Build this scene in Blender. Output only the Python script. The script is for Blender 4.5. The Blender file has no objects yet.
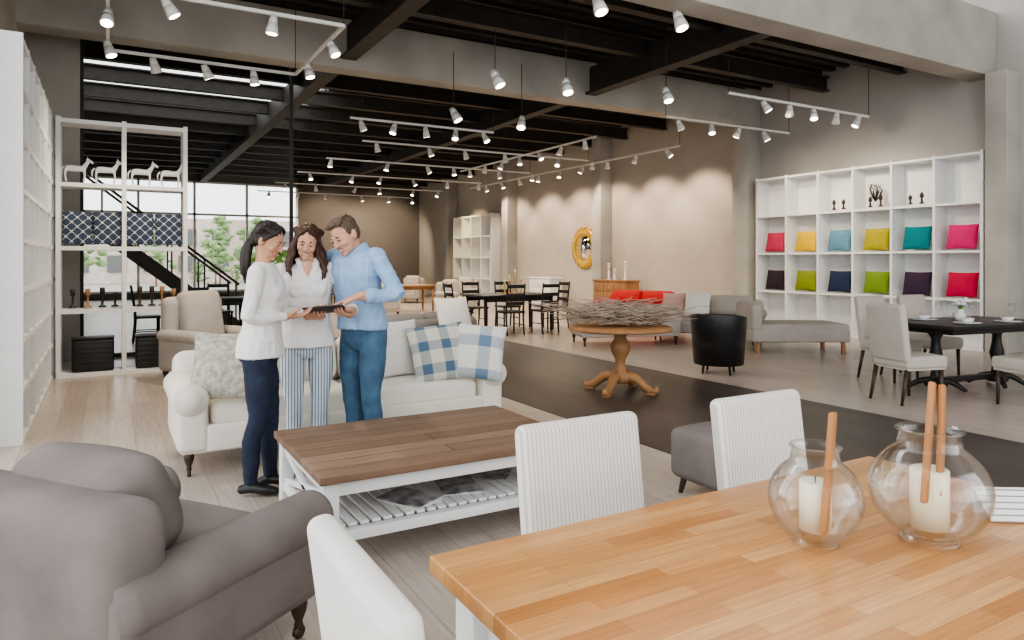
import bpy, bmesh, math, random
from mathutils import Vector, Matrix, Euler, noise
from mathutils.bvhtree import BVHTree
random.seed(4)
pi=math.pi
V=Vector
scene=bpy.context.scene
def rad(a): return a*pi/180

# ---------------------------------------------------------------- materials
def newmat(name):
    m=bpy.data.materials.new(name); m.use_nodes=True
    nt=m.node_tree; b=nt.nodes['Principled BSDF']
    return m,nt,b
def c4(c): return (c[0],c[1],c[2],1)
def mat(name,col,rough=.6,metal=0,var=.06,nscale=6,bump=0,bscale=60,emis=None,estr=0,spec=.4,stretch=None,sheen=0):
    m,nt,b=newmat(name)
    tc=nt.nodes.new('ShaderNodeTexCoord'); mp=nt.nodes.new('ShaderNodeMapping')
    nt.links.new(tc.outputs['Object'],mp.inputs['Vector'])
    if stretch: mp.inputs['Scale'].default_value=stretch
    n=nt.nodes.new('ShaderNodeTexNoise'); n.inputs['Scale'].default_value=nscale; n.inputs['Detail'].default_value=5
    nt.links.new(mp.outputs['Vector'],n.inputs['Vector'])
    r=nt.nodes.new('ShaderNodeValToRGB')
    r.color_ramp.elements[0].position=.3; r.color_ramp.elements[1].position=.7
    r.color_ramp.elements[0].color=c4([x*(1-var) for x in col]); r.color_ramp.elements[1].color=c4([min(1,x*(1+var)) for x in col])
    nt.links.new(n.outputs['Fac'],r.inputs['Fac']); nt.links.new(r.outputs['Color'],b.inputs['Base Color'])
    b.inputs['Roughness'].default_value=rough; b.inputs['Metallic'].default_value=metal
    b.inputs['Specular IOR Level'].default_value=spec
    if sheen: b.inputs['Sheen Weight'].default_value=sheen
    if bump:
        n2=nt.nodes.new('ShaderNodeTexNoise'); n2.inputs['Scale'].default_value=bscale; n2.inputs['Detail'].default_value=3
        nt.links.new(mp.outputs['Vector'],n2.inputs['Vector'])
        bp=nt.nodes.new('ShaderNodeBump'); bp.inputs['Strength'].default_value=bump; bp.inputs['Distance'].default_value=.01
        nt.links.new(n2.outputs['Fac'],bp.inputs['Height']); nt.links.new(bp.outputs['Normal'],b.inputs['Normal'])
    if emis:
        b.inputs['Emission Color'].default_value=c4(emis); b.inputs['Emission Strength'].default_value=estr
    return m
def brickmat(name,cols,w,h,mortar,mortcol,rough,rot=0,bump=.2,grain=None,offs=.5,plane='XY',glo=.8,ghi=1.08):
    m,nt,b=newmat(name)
    tc=nt.nodes.new('ShaderNodeTexCoord'); mp=nt.nodes.new('ShaderNodeMapping')
    nt.links.new(tc.outputs['Object'],mp.inputs['Vector'])
    mp.inputs['Rotation'].default_value=(0,0,rot)
    src=mp.outputs['Vector']
    if plane=='YZ':
        s=nt.nodes.new('ShaderNodeSeparateXYZ'); cb=nt.nodes.new('ShaderNodeCombineXYZ')
        nt.links.new(tc.outputs['Object'],s.inputs[0]); nt.links.new(s.outputs['Y'],cb.inputs['X']); nt.links.new(s.outputs['Z'],cb.inputs['Y'])
        src=cb.outputs[0]
    br=nt.nodes.new('ShaderNodeTexBrick'); br.offset=offs; br.offset_frequency=2
    br.inputs['Color1'].default_value=(0,0,0,1); br.inputs['Color2'].default_value=(1,1,1,1); br.inputs['Mortar'].default_value=(.5,.5,.5,1)
    br.inputs['Scale'].default_value=1; br.inputs['Mortar Size'].default_value=mortar; br.inputs['Brick Width'].default_value=w; br.inputs['Row Height'].default_value=h
    nt.links.new(src,br.inputs['Vector'])
    r=nt.nodes.new('ShaderNodeValToRGB'); e=r.color_ramp.elements
    while len(e)<len(cols): e.new(.5)
    for i,c in enumerate(cols): e[i].position=i/(len(cols)-1); e[i].color=c4(c)
    nt.links.new(br.outputs['Color'],r.inputs['Fac'])
    mx=nt.nodes.new('ShaderNodeMixRGB'); nt.links.new(br.outputs['Fac'],mx.inputs[0]); nt.links.new(r.outputs['Color'],mx.inputs[1]); mx.inputs[2].default_value=c4(mortcol)
    out=mx.outputs[0]
    n=nt.nodes.new('ShaderNodeTexNoise'); n.inputs['Detail'].default_value=6
    mp2=nt.nodes.new('ShaderNodeMapping'); nt.links.new(src,mp2.inputs['Vector']); mp2.inputs['Scale'].default_value=grain or (1,1,1)
    n.inputs['Scale'].default_value=3; nt.links.new(mp2.outputs['Vector'],n.inputs['Vector'])
    rr=nt.nodes.new('ShaderNodeValToRGB'); rr.color_ramp.elements[0].position=.3; rr.color_ramp.elements[1].position=.7
    rr.color_ramp.elements[0].color=(glo,glo,glo,1); rr.color_ramp.elements[1].color=(ghi,ghi,ghi,1)
    nt.links.new(n.outputs['Fac'],rr.inputs['Fac'])
    ml=nt.nodes.new('ShaderNodeMixRGB'); ml.blend_type='MULTIPLY'; ml.inputs[0].default_value=1
    nt.links.new(out,ml.inputs[1]); nt.links.new(rr.outputs['Color'],ml.inputs[2]); nt.links.new(ml.outputs[0],b.inputs['Base Color'])
    b.inputs['Roughness'].default_value=rough
    bp=nt.nodes.new('ShaderNodeBump'); bp.inputs['Strength'].default_value=bump; bp.inputs['Distance'].default_value=.004; bp.invert=True
    nt.links.new(br.outputs['Fac'],bp.inputs['Height']); nt.links.new(bp.outputs['Normal'],b.inputs['Normal'])
    return m
def mathn(nt,op,a,b=None):
    n=nt.nodes.new('ShaderNodeMath'); n.operation=op
    for i,x in enumerate((a,b)):
        if x is None: continue
        if isinstance(x,(int,float)): n.inputs[i].default_value=x
        else: nt.links.new(x,n.inputs[i])
    return n.outputs[0]
def patmat(name,c1,c2,kind,k,thr=.2,rough=.85):
    m,nt,b=newmat(name)
    tc=nt.nodes.new('ShaderNodeTexCoord'); s=nt.nodes.new('ShaderNodeSeparateXYZ'); nt.links.new(tc.outputs['Object'],s.inputs[0])
    x,y,z=s.outputs
    if kind=='stripe': v=mathn(nt,'SINE',mathn(nt,'MULTIPLY',x,k)); f=mathn(nt,'GREATER_THAN',v,thr)
    elif kind=='stripez': v=mathn(nt,'SINE',mathn(nt,'MULTIPLY',y,k)); f=mathn(nt,'GREATER_THAN',v,thr)
    elif kind=='trellis':
        a=mathn(nt,'SINE',mathn(nt,'MULTIPLY',mathn(nt,'ADD',x,y),k)); c=mathn(nt,'SINE',mathn(nt,'MULTIPLY',mathn(nt,'SUBTRACT',x,y),k))
        f=mathn(nt,'LESS_THAN',mathn(nt,'ABSOLUTE',mathn(nt,'MULTIPLY',a,c)),thr)
    elif kind=='check':
        a=mathn(nt,'GREATER_THAN',mathn(nt,'SINE',mathn(nt,'MULTIPLY',x,k)),thr); c=mathn(nt,'GREATER_THAN',mathn(nt,'SINE',mathn(nt,'MULTIPLY',y,k)),thr)
        f=mathn(nt,'MULTIPLY',mathn(nt,'ADD',a,c),.5)
    mx=nt.nodes.new('ShaderNodeMixRGB'); nt.links.new(f,mx.inputs[0]); mx.inputs[1].default_value=c4(c1); mx.inputs[2].default_value=c4(c2)
    nt.links.new(mx.outputs[0],b.inputs['Base Color']); b.inputs['Roughness'].default_value=rough
    return m
def glassmat(name,blend=.12,tint=(1,1,1)):
    m=bpy.data.materials.new(name); m.use_nodes=True; nt=m.node_tree; nt.nodes.clear()
    o=nt.nodes.new('ShaderNodeOutputMaterial'); t=nt.nodes.new('ShaderNodeBsdfTransparent'); g=nt.nodes.new('ShaderNodeBsdfGlossy'); mx=nt.nodes.new('ShaderNodeMixShader')
    t.inputs[0].default_value=c4(tint); g.inputs['Roughness'].default_value=.02
    fr=nt.nodes.new('ShaderNodeLayerWeight'); fr.inputs['Blend'].default_value=blend
    nt.links.new(fr.outputs['Facing'],mx.inputs[0]); nt.links.new(t.outputs[0],mx.inputs[1]); nt.links.new(g.outputs[0],mx.inputs[2]); nt.links.new(mx.outputs[0],o.inputs[0])
    return m

M_white=mat('white_paint',(.78,.79,.79),.45,var=.02)
M_black=mat('black_wood',(.02,.018,.017),.4,var=.2)
M_blackmetal=mat('black_steel',(.045,.039,.034),.6,var=.2)
M_conc=mat('concrete',(.45,.43,.39),.85,var=.16,nscale=1.3,bump=.25,bscale=12)
M_wall=mat('wall_paint_grey',(.44,.42,.395),.85,var=.05,nscale=1,bump=.1,bscale=30)
M_wallfar=brickmat('wall_plaster',[(.50,.455,.40),(.51,.465,.41)],.4,.2,.003,(.48,.435,.38),.9,plane='YZ',bump=.06,glo=.95,ghi=1.02)
M_dark=mat('dark_wall',(.13,.112,.098),.8)
M_floor=brickmat('floor_planks',[(.42,.355,.305),(.49,.425,.37),(.455,.39,.335),(.52,.45,.395)],1.6,.19,.003,(.31,.255,.215),.28,rot=pi/2,grain=(1,14,1))
M_run=mat('runner_charcoal',(.07,.056,.05),.4,var=.25,nscale=3,stretch=(1,.2,1))
M_butcher=brickmat('butcher_block',[(.46,.19,.055),(.62,.30,.105),(.53,.24,.075),(.68,.37,.15),(.58,.27,.09)],.42,.045,.0006,(.34,.14,.045),.28,bump=.05,grain=(2,40,1))
M_rustic=brickmat('rustic_top',[(.14,.082,.048),(.23,.145,.09),(.18,.11,.068),(.28,.18,.12)],3.0,.13,.003,(.05,.033,.025),.6,bump=.4,grain=(1.2,18,1))
M_sofa=mat('sofa_linen_white',(.75,.71,.64),.9,var=.04,bump=.15,bscale=120)
M_grey=mat('suede_grey',(.185,.162,.153),.95,var=.16,nscale=4,bump=.3,bscale=25,spec=.15)
M_ltgrey=mat('fabric_lightgrey',(.42,.385,.35),.9,var=.06,bump=.15,bscale=90)
M_cream=mat('chair_cream',(.48,.44,.39),.9,var=.05,bump=.15,bscale=90)
M_midgrey=mat('fabric_midgrey',(.2,.195,.19),.9,var=.06,bump=.15,bscale=90)
M_stripechair=patmat('ticking_stripe',(.76,.72,.67),(.54,.51,.47),'stripe',420,.35)
M_stripeoat=mat('chair_white',(.72,.70,.66),.9,var=.03,bump=.1,bscale=100)
M_leather=mat('black_leather',(.018,.018,.019),.35,var=.2,bump=.1,bscale=50)
M_red=mat('red_fabric',(.55,.03,.03),.8)
M_wood=mat('oak_wood',(.33,.17,.075),.5,var=.25,nscale=5,stretch=(1,1,.2))
M_darkleg=mat('dark_leg',(.05,.03,.02),.35)
M_brass=mat('brass',(.7,.45,.18),.3,metal=1)
M_stick=mat('pale_wood',(.42,.19,.07),.55,var=.2,stretch=(1,1,.2),nscale=20)
M_candle=mat('candle_wax',(.82,.75,.58),.5,var=.02)
M_twig=mat('dried_twig',(.38,.31,.25),.9,var=.3)
M_green=mat('foliage',(.16,.36,.07),.7,var=.4,nscale=3)
M_treeleaf=mat('tree_leaf',(.30,.42,.20),.8,var=.35,nscale=3)
M_lamp=mat('lamp_white',(.75,.75,.73),.4,var=.01)
M_bulb=mat('bulb_glow',(1,.95,.85),.4,emis=(1,.88,.7),estr=14)
M_gold=mat('gold_frame',(.75,.45,.08),.35,metal=.7,var=.2,nscale=20)
M_mirror=mat('mirror_silver',(.8,.8,.8),.05,metal=1,var=0)
M_glass=glassmat('jar_glass',.16,(.985,.99,.985))
M_pane=glassmat('window_pane',.06,(.9,.91,.91))
M_paper=mat('paper',(.8,.8,.78),.6,var=.02)
M_print=mat('magazine_print',(.35,.35,.36),.4,var=.8,nscale=14)
M_label=patmat('label_print',(.78,.78,.76),(.25,.25,.27),'stripez',420,.75,.5)

# ---------------------------------------------------------------- geometry
def rbox_geo(size,r,puff=0,seg=None):
    h=[s/2 for s in size]; r=min([r]+[x*.999 for x in h])
    def samp(hh):
        inn=hh-r
        lo=[-hh,-hh+.3*r,-hh+.65*r,-inn] if r>.012 else [-hh,-hh+.5*r,-inn]
        mid=[-inn*.5,0,inn*.5] if puff else []
        return lo+mid+[-x for x in reversed(lo)]
    S=[samp(x) for x in h]; vid={}; vs=[]; fs=[]
    def vert(i,j,k):
        key=(i,j,k)
        if key in vid: return vid[key]
        p=V((S[0][i],S[1][j],S[2][k]))
        q=V([max(-(h[a]-r),min(h[a]-r,p[a])) for a in range(3)])
        d=p-q
        if d.length>1e-9: p=q+d.normalized()*r
        if puff:
            fx=(1-(p.x/h[0])**2)*(1-(p.y/h[1])**2)
            p.z+=(1 if p.z>0 else -1)*abs(p.z/h[2])*puff*max(0,fx)
        vid[key]=len(vs); vs.append(p); return vid[key]
    n=[len(s)-1 for s in S]
    for i in range(n[0]):
        for j in range(n[1]):
            fs.append([vert(i,j,0),vert(i,j+1,0),vert(i+1,j+1,0),vert(i+1,j,0)])
            fs.append([vert(i,j,n[2]),vert(i+1,j,n[2]),vert(i+1,j+1,n[2]),vert(i,j+1,n[2])])
    for i in range(n[0]):
        for k in range(n[2]):
            fs.append([vert(i,0,k),vert(i+1,0,k),vert(i+1,0,k+1),vert(i,0,k+1)])
            fs.append([vert(i,n[1],k),vert(i,n[1],k+1),vert(i+1,n[1],k+1),vert(i+1,n[1],k)])
    for j in range(n[1]):
        for k in range(n[2]):
            fs.append([vert(0,j,k),vert(0,j,k+1),vert(0,j+1,k+1),vert(0,j+1,k)])
            fs.append([vert(n[0],j,k),vert(n[0],j+1,k),vert(n[0],j+1,k+1),vert(n[0],j,k+1)])
    return vs,fs
def loft_geo(rings,n=18,capoff=0):
    vs=[];fs=[]
    for c,ax,ay in rings:
        for i in range(n):
            t=2*pi*i/n; vs.append(c+ax*math.cos(t)+ay*math.sin(t))
    m=len(rings)
    for k in range(m-1):
        for i in range(n):
            j=(i+1)%n; fs.append([k*n+i,k*n+j,(k+1)*n+j,(k+1)*n+i])
    t0=(rings[0][0]-rings[1][0]).normalized() if m>1 else V((0,0,-1)); t1=(rings[-1][0]-rings[-2][0]).normalized()
    a=len(vs); vs.append(rings[0][0]+t0*capoff*rings[0][1].length); b=len(vs); vs.append(rings[-1][0]+t1*capoff*rings[-1][1].length)
    for i in range(n):
        j=(i+1)%n; fs.append([a,j,i]); fs.append([b,(m-1)*n+i,(m-1)*n+j])
    return vs,fs
def limb_geo(pts,rads,n=14,sub=4,flat=1,ref=None,cap=.6):
    pts=[V(p) for p in pts]; P=[];R=[]
    m=len(pts)
    for i in range(m-1):
        p0=pts[max(i-1,0)];p1=pts[i];p2=pts[i+1];p3=pts[min(i+2,m-1)]
        for s in range(sub):
            t=s/sub
            q=.5*((2*p1)+(p2-p0)*t+(2*p0-5*p1+4*p2-p3)*t*t+(-p0+3*p1-3*p2+p3)*t**3)
            P.append(q); w=t*t*(3-2*t); R.append(rads[i]*(1-w)+rads[i+1]*w)
    P.append(pts[-1]); R.append(rads[-1])
    rings=[]; prev=None
    for i,p in enumerate(P):
        t=(P[min(i+1,len(P)-1)]-P[max(i-1,0)]).normalized()
        if prev is None:
            rf=V(ref) if ref else (V((0,0,1)) if abs(t.z)<.9 else V((0,1,0)))
            ax=t.cross(rf).normalized()
        else:
            ax=(prev-t*prev.dot(t)).normalized()
        prev=ax; ay=t.cross(ax).normalized()
        rings.append((p,ax*R[i],ay*R[i]*flat))
    return loft_geo(rings,n,cap)
def ell_geo(c,r,rot=None,n=16,m=10):
    vs=[];fs=[]; c=V(c)
    Mx=rot.to_matrix() if rot else Matrix.Identity(3)
    for k in range(1,m):
        ph=pi*k/m
        for i in range(n):
            t=2*pi*i/n
            vs.append(c+Mx@V((r[0]*math.sin(ph)*math.cos(t),r[1]*math.sin(ph)*math.sin(t),r[2]*math.cos(ph))))
    for k in range(m-2):
        for i in range(n):
            j=(i+1)%n; fs.append([k*n+i,(k+1)*n+i,(k+1)*n+j,k*n+j])
    a=len(vs); vs.append(c+Mx@V((0,0,r[2]))); b=len(vs); vs.append(c+Mx@V((0,0,-r[2])))
    for i in range(n):
        j=(i+1)%n; fs.append([a,i,j]); fs.append([b,(m-2)*n+j,(m-2)*n+i])
    return vs,fs
def lathe_geo(prof,n=28,closed=False):
    vs=[];fs=[]
    for r,z in prof:
        for i in range(n):
            t=2*pi*i/n; vs.append(V((max(r,.0003)*math.cos(t),max(r,.0003)*math.sin(t),z)))
    m=len(prof)
    for k in range(m-1):
        for i in range(n):
            j=(i+1)%n; fs.append([k*n+i,k*n+j,(k+1)*n+j,(k+1)*n+i])
    if not closed:
        fs.append([i for i in reversed(range(n))]); fs.append([(m-1)*n+i for i in range(n)])
    return vs,fs
def pillow_geo(w,h,t,N=14):
    vs=[];fs=[]
    for sgn in (1,-1):
        base=len(vs)
        for i in range(N+1):
            for j in range(N+1):
                u=2*i/N-1;v=2*j/N-1; u=math.sin(u*pi/2);v=math.sin(v*pi/2)
                x=w/2*u*(1-.06*(1-v*v)); y=h/2*v*(1-.06*(1-u*u))
                z=sgn*t/2*(max(0,(1-u**2)*(1-v**2)))**.42
                vs.append(V((x,y,z)))
        for i in range(N):
            for j in range(N):
                a=base+i*(N+1)+j; q=[a,a+N+1,a+N+2,a+1]
                fs.append(q if sgn>0 else q[::-1])
    return vs,fs
class B:
    def __init__(s): s.v=[];s.f=[];s.mi=[];s.sm=[];s.mats=[]
    def add(s,geo,m,smooth=True,M=None):
        vs,fs=geo; b=len(s.v)
        if M is not None: vs=[M@V(p) for p in vs]
        s.v+= [tuple(p) for p in vs]
        if m not in s.mats: s.mats.append(m)
        k=s.mats.index(m)
        for f in fs: s.f.append([x+b for x in f]); s.mi.append(k); s.sm.append(smooth)
        return s
    def box(s,c,size,m,r=0,rot=(0,0,0),puff=0):
        M=Matrix.Translation(c)@Euler(rot).to_matrix().to_4x4()
        if r or puff: return s.add(rbox_geo(size,max(r,.002),puff),m,True,M)
        x,y,z=[q/2 for q in size]
        vs=[V((a,b,c2)) for a in(-x,x) for b in(-y,y) for c2 in(-z,z)]
        fs=[[0,1,3,2],[4,6,7,5],[0,4,5,1],[2,3,7,6],[0,2,6,4],[1,5,7,3]]
        return s.add((vs,fs),m,False,M)
    def cyl(s,p0,p1,r0,r1,m,n=12,smooth=True):
        p0=V(p0);p1=V(p1);t=(p1-p0).normalized(); rf=V((0,0,1)) if abs(t.z)<.9 else V((0,1,0))
        ax=t.cross(rf).normalized(); ay=t.cross(ax)
        return s.add(loft_geo([(p0,ax*r0,ay*r0),(p1,ax*r1,ay*r1)],n),m,smooth)
    def lathe(s,prof,c,m,n=28,closed=False,sm=True): return s.add(lathe_geo(prof,n,closed),m,sm,Matrix.Translation(c))
    def tube(s,pts,rads,m,n=8,sub=3,flat=1): return s.add(limb_geo(pts,rads,n,sub,flat),m)
    def obj(s,name,loc=(0,0,0),rz=0,rot=None,parent=None):
        me=bpy.data.meshes.new(name); me.from_pydata(s.v,[],s.f)
        for m in s.mats: me.materials.append(m)
        me.polygons.foreach_set('material_index',s.mi); me.polygons.foreach_set('use_smooth',s.sm)
        me.update()
        bm=bmesh.new(); bm.from_mesh(me); bmesh.ops.recalc_face_normals(bm,faces=bm.faces); bm.to_mesh(me); bm.free()
        o=bpy.data.objects.new(name,me); scene.collection.objects.link(o)
        o.location=loc; o.rotation_euler=rot if rot else (0,0,rad(rz))
        if parent: o.parent=parent
        return o
def dup(o,name,loc,rz=0):
    n=bpy.data.objects.new(name,o.data); scene.collection.objects.link(n); n.location=loc; n.rotation_euler=(0,0,rad(rz)); return n

# ---------------------------------------------------------------- room shell
b=B(); b.box((6,12,-.05),(30,40,.1),M_floor); b.obj('floor')
b=B(); b.box((4.9,4.0,.003),(2.6,18,.006),M_run); b.obj('floor_runner')
b=B(); b.box((12.55,2.4,3.75),(.3,16.8,7.5),M_wall); b.obj('wall_right')
b=B(); b.box((12.55,20.45,2.7),(.3,19.3,5.4),M_wallfar); b.obj('wall_right_far')
b=B(); b.box((9.75,30.15,2.7),(5.6,.3,5.4),M_dark); b.box((3.0,30.15,5.0),(8.2,.3,.8),M_dark); b.box((3.0,30.15,.12),(8.2,.3,.24),M_dark); b.obj('wall_back')
b=B()
for x in (-.9,1.0,2.95,4.9,6.9): b.box((x,30.1,2.4),(.09,.14,4.4),M_lamp)
for z in (.28,3.3,4.57): b.box((3.0,30.1,z),(7.9,.14,.08),M_lamp)
b.obj('window_1')
b=B(); b.box((-1.12,18.3,2.7),(.25,24,5.4),M_conc); b.obj('wall_left')
b=B()
b.box((-.68,12,2.6),(.66,.2,5.2),M_conc)
b.obj('wall_left_pier')
b=B()
for x in (-.33,2.66): b.box((x,12,2.6),(.05,.08,5.2),M_blackmetal)
for z in (.03,5.15): b.box((1.16,12,z),(3.0,.08,.06),M_blackmetal)
b.box((1.16,12,2.6),(3.0,.01,5.1),M_pane)
b.obj('window_2')
b=B(); b.box((5.7,10.8,4.78),(13.4,.4,.76),M_conc,.01); b.obj('trim_1')
b=B(); b.box((5.7,6.07,4.92),(13.4,.42,1.04),M_conc,.01); b.obj('trim_2')
b=B()
b.box((12.2,5.68,2.2),(.42,.32,4.4),M_conc,.01)
for y in (10.8,16,21.3,26.2):
    b.box((12.2,y,2.6),(.42,.42,5.2),M_conc,.01)
b.obj('trim_3')
b=B(); b.box((8.3,18.3,5.3),(8.2,23.7,.1),M_blackmetal)
b.box((1.6,10,5.3),(5.2,7.1,.1),M_blackmetal); b.box((1.6,25,5.3),(5.2,12,.1),M_blackmetal)
y=6.7
while y<30:
    if 13.6<y<19: b.box((8.3,y,5.22),(8.2,.12,.07),M_blackmetal)
    else: b.box((5.7,y,5.22),(13.4,.12,.07),M_blackmetal)
    y+=.3
y=7.4
while y<29.5:
    if abs(y-10.8)>.4:
        b.box((5.7,y,5.08),(13.4,.16,.03),M_blackmetal); b.box((5.7,y,4.95),(13.4,.03,.25),M_blackmetal); b.box((5.7,y,4.82),(13.4,.16,.03),M_blackmetal)
    y+=1.55
for x in (3.2,7.8):
    for (y0,y1) in ((6.5,10.58),(11.02,30)):
        b.box((x,(y0+y1)/2,4.55),(.24,y1-y0,.04),M_blackmetal); b.box((x,(y0+y1)/2,4.8),(.04,y1-y0,.5),M_blackmetal)
b.obj('ceiling')
b=B(); b.box((5.7,0,7.55),(13.4,12.4,.1),M_wall); b.obj('ceiling_front')
b=B()
for y in (-6,-3,0,3,6): b.box((-1.12,y,3.75),(.12,.12,7.5),M_lamp)
for z in (.05,3.2,7.4): b.box((-1.12,0,z),(.1,12,.1),M_lamp)
b.obj('window_3')
b=B()
for x in (-1,2,5,8,11): b.box((x,-6.1,3.75),(.12,.12,7.5),M_lamp)
for z in (.05,3.2,7.4): b.box((5.7,-6.1,z),(13.4,.1,.1),M_lamp)
b.obj('window_4')
b=B()
n=15
for i in range(n):
    x=-.75+i*.225; z=2.7-(i+1)*2.7/(n+.0)
    if z>.02: b.box((x,16.0,z),(.27,1.1,.05),M_blackmetal)
ang=math.atan2(2.7,3.375)
for y in (15.43,16.57):
    b.box((.80,y,1.30),(4.0,.05,.24),M_blackmetal,rot=(0,ang,0))
    b.box((.80,y,2.2),(4.0,.05,.05),M_blackmetal,rot=(0,ang,0))
    for i in range(6):
        x=-.7+i*.6; b.box((x,y,1.75-(x-.8)*.8),(.03,.03,.95),M_blackmetal)
b.obj('staircase')
# outdoors
M_grass=mat('lawn',(.40,.40,.35),.9,var=.1,nscale=2)
M_build=brickmat('outdoor_building',[(.66,.50,.43),(.74,.66,.60)],1.8,1.4,.05,(.78,.76,.73),.9)
b=B(); b.box((4,46,-.06),(60,27,.1),M_grass); b.obj('outdoor_ground')
b=B(); b.box((4,54,2.2),(34,3,4.4),M_build)
for i in range(14):
    for z in (1.3,3.1): b.box((-10+i*2.1,52.45,z),(1.1,.1,1.1),M_midgrey)
b.obj('outdoor_building')
for (x,y,h) in ((-1.2,38,3.4),(2.4,45,3.2),(5.2,42,2.6),(8.0,46,4.2),(3.6,35,1.4),(5.4,36,1.3),(7.4,37,2.2),(6.2,48,4.4)):
    b=B(); b.cyl((0,0,0),(0,0,h*.6),.05,.03,M_wood)
    for i in range(70):
        a=random.uniform(0,2*pi); z=h*random.uniform(.35,1.0); rr=random.uniform(0,.30)*h*math.sin(min(1,(1.05-z/h)/.4)*1.5)
        q=random.uniform(.03,.075)*h
        b.add(ell_geo((rr*math.cos(a),rr*math.sin(a),z),(q,q,q*.7),n=8,m=6),M_treeleaf)
    b.obj('garden_tree',(x,y,0))

# ---------------------------------------------------------------- track lights
def spot_head(b,p,aim=(0,-.3,-1),s=1,rod=0):
    p=V(p); a=V(aim).normalized()
    if rod: b.cyl(p,p+V((0,0,rod)),.007,.007,M_blackmetal,6)
    q=p+V((0,0,-.06*s)); b.cyl(p,q,.012,.012,M_lamp,6)
    s*=1.1
    b.cyl(q-a*.05*s,q+a*.02*s,.032*s,.045*s,M_lamp,12); b.cyl(q+a*.02*s,q+a*.12*s,.045*s,.062*s,M_lamp,12)
    b.cyl(q+a*.1205*s,q+a*.122*s,.05*s,.05*s,M_bulb,12)
def rail(pts,spots,z=4.02,hang=5.2):
    b=B()
    for i in range(len(pts)-1):
        p=V((*pts[i],z)); q=V((*pts[i+1],z)); d=q-p
        b.box(((p+q)/2),(d.length,.035,.035),M_lamp,rot=(0,0,math.atan2(d.y,d.x)))
    for p in pts: b.cyl((*p,z),(*p,hang),.006,.006,M_blackmetal,6)
    for (x,y) in spots: spot_head(b,(x,y,z-.02),(random.uniform(-.5,.6),random.uniform(-.6,.5),-1))
    b.obj('track_light_rail')
rail([(0,7.6),(2.25,7.6),(2.25,9.9),(0,9.9),(0,7.6)],[(.5,7.6),(1.5,7.6),(2.25,8.1),(2.25,9.2),(0,8.2),(0,9.4),(1.7,9.9),(1.1,9.9),(.5,9.9)],4.02)
rail([(8.2,7.6),(11.7,7.6)],[(9.0,7.6),(9.6,7.6),(10.2,7.6),(10.8,7.6),(11.4,7.6)],4.0)
rail([(8.4,9.2),(11.6,9.2)],[(8.7,9.2),(9.5,9.2),(10.2,9.2),(10.9,9.2)],3.95)
rail([(8.7,11.6),(8.7,18)],[(8.7,12+i*.9) for i in range(7)],4.0)
rail([(11.0,11.6),(11.0,22)],[(11.0,12+i*1.1) for i in range(9)],4.0)
rail([(3.6,11.8),(6.4,11.8)],[(3.8+i*.6,11.8) for i in range(5)],3.9)
for y in (14.2,17,20,23,26): rail([(4.6,y),(10.4,y)],[(4.9+i*1.1+random.uniform(-.2,.2),y) for i in range(6)],3.95)
b=B()
for p,rd in (((4.7,6.25,4.4),0),((5.85,6.2,4.4),0),((4.5,8.25,4.0),1.2),((5.55,8.1,4.0),1.2),((4.9,10.4,3.95),.9),((6.2,10.4,3.95),.9),((7.4,8.1,4.1),1.1)):
    spot_head(b,p,(random.uniform(-.4,.4),-.4,-1),1.25,rd)
b.obj('pendant_spotlights')

# ---------------------------------------------------------------- bookcases & pillows
def bookcase(W,H,D,cols,rows,back=True,t=.035,name='bookcase',loc=(0,0,0),rz=0):
    b=B()
    for i in range(cols+1): b.box((-W/2+t/2+i*(W-t)/cols,0,H/2),(t,D,H),M_white)
    for j in range(rows+1): b.box((0,.001,max(t/2,.02)+j*(H-t-.02)/rows),(W-.002,D-.004,t),M_white)
    if back: b.box((0,D/2-.008,H/2),(W-.004,.012,H-.004),M_white)
    return b.obj(name,loc,rz)
bookcase(4.2,3.2,.4,8,8,True,.04,'bookcase',(-.77,8.7,0),90)
bookcase(1.46,3.2,.38,2,4,False,.05,'bookcase',(.18,10.32,0),0)
BY=8.11
bk=bookcase(4.48,3.2,.4,6,4,True,.04,'bookcase',(12.19,BY,0),-90)
bookcase(3.2,3.2,.4,4,4,True,.05,'bookcase',(12.19,23.9,0),-90)
pc={}
def pillow(m,w,h,t,loc,yaw,tilt,name='throw_pillow',roll=0):
    be=rad(90-tilt)
    b=B(); b.add(pillow_geo(w,h,t),m)
    M=Matrix.Rotation(rad(yaw),4,'Z')@Matrix.Rotation(be,4,'X')@Matrix.Rotation(rad(roll),4,'Z')
    return b.obj(name,loc,rot=M.to_euler())
def fab(n,c): 
    if n not in pc: pc[n]=mat('pillow_'+n,c,.85,var=.08,bump=.15,bscale=80)
    return pc[n]
up=[('pink',(.50,.04,.10)),('yellow',(.68,.44,.02)),('sky',(.11,.26,.36)),('mustard',(.38,.33,.02)),('teal',(.0,.18,.21)),('magenta',(.60,.02,.15))]
lo=[('aubergine',(.03,.017,.025)),('lime',(.21,.26,.025)),('navy',(.016,.032,.075)),('green',(.16,.26,.025)),('plum',(.042,.02,.05)),('crimson',(.50,.008,.06))]
cw=4.44/6
for i in range(6):
    y=BY+2.22-cw*(i+.5)
    pillow(fab(*up[i]),.48,.42,.18,(12.16,y,1.632+.205),-90,12)
    pillow(fab(*lo[i]),.48,.42,.18,(12.16,y,.843+.205),-90,12)
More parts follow.
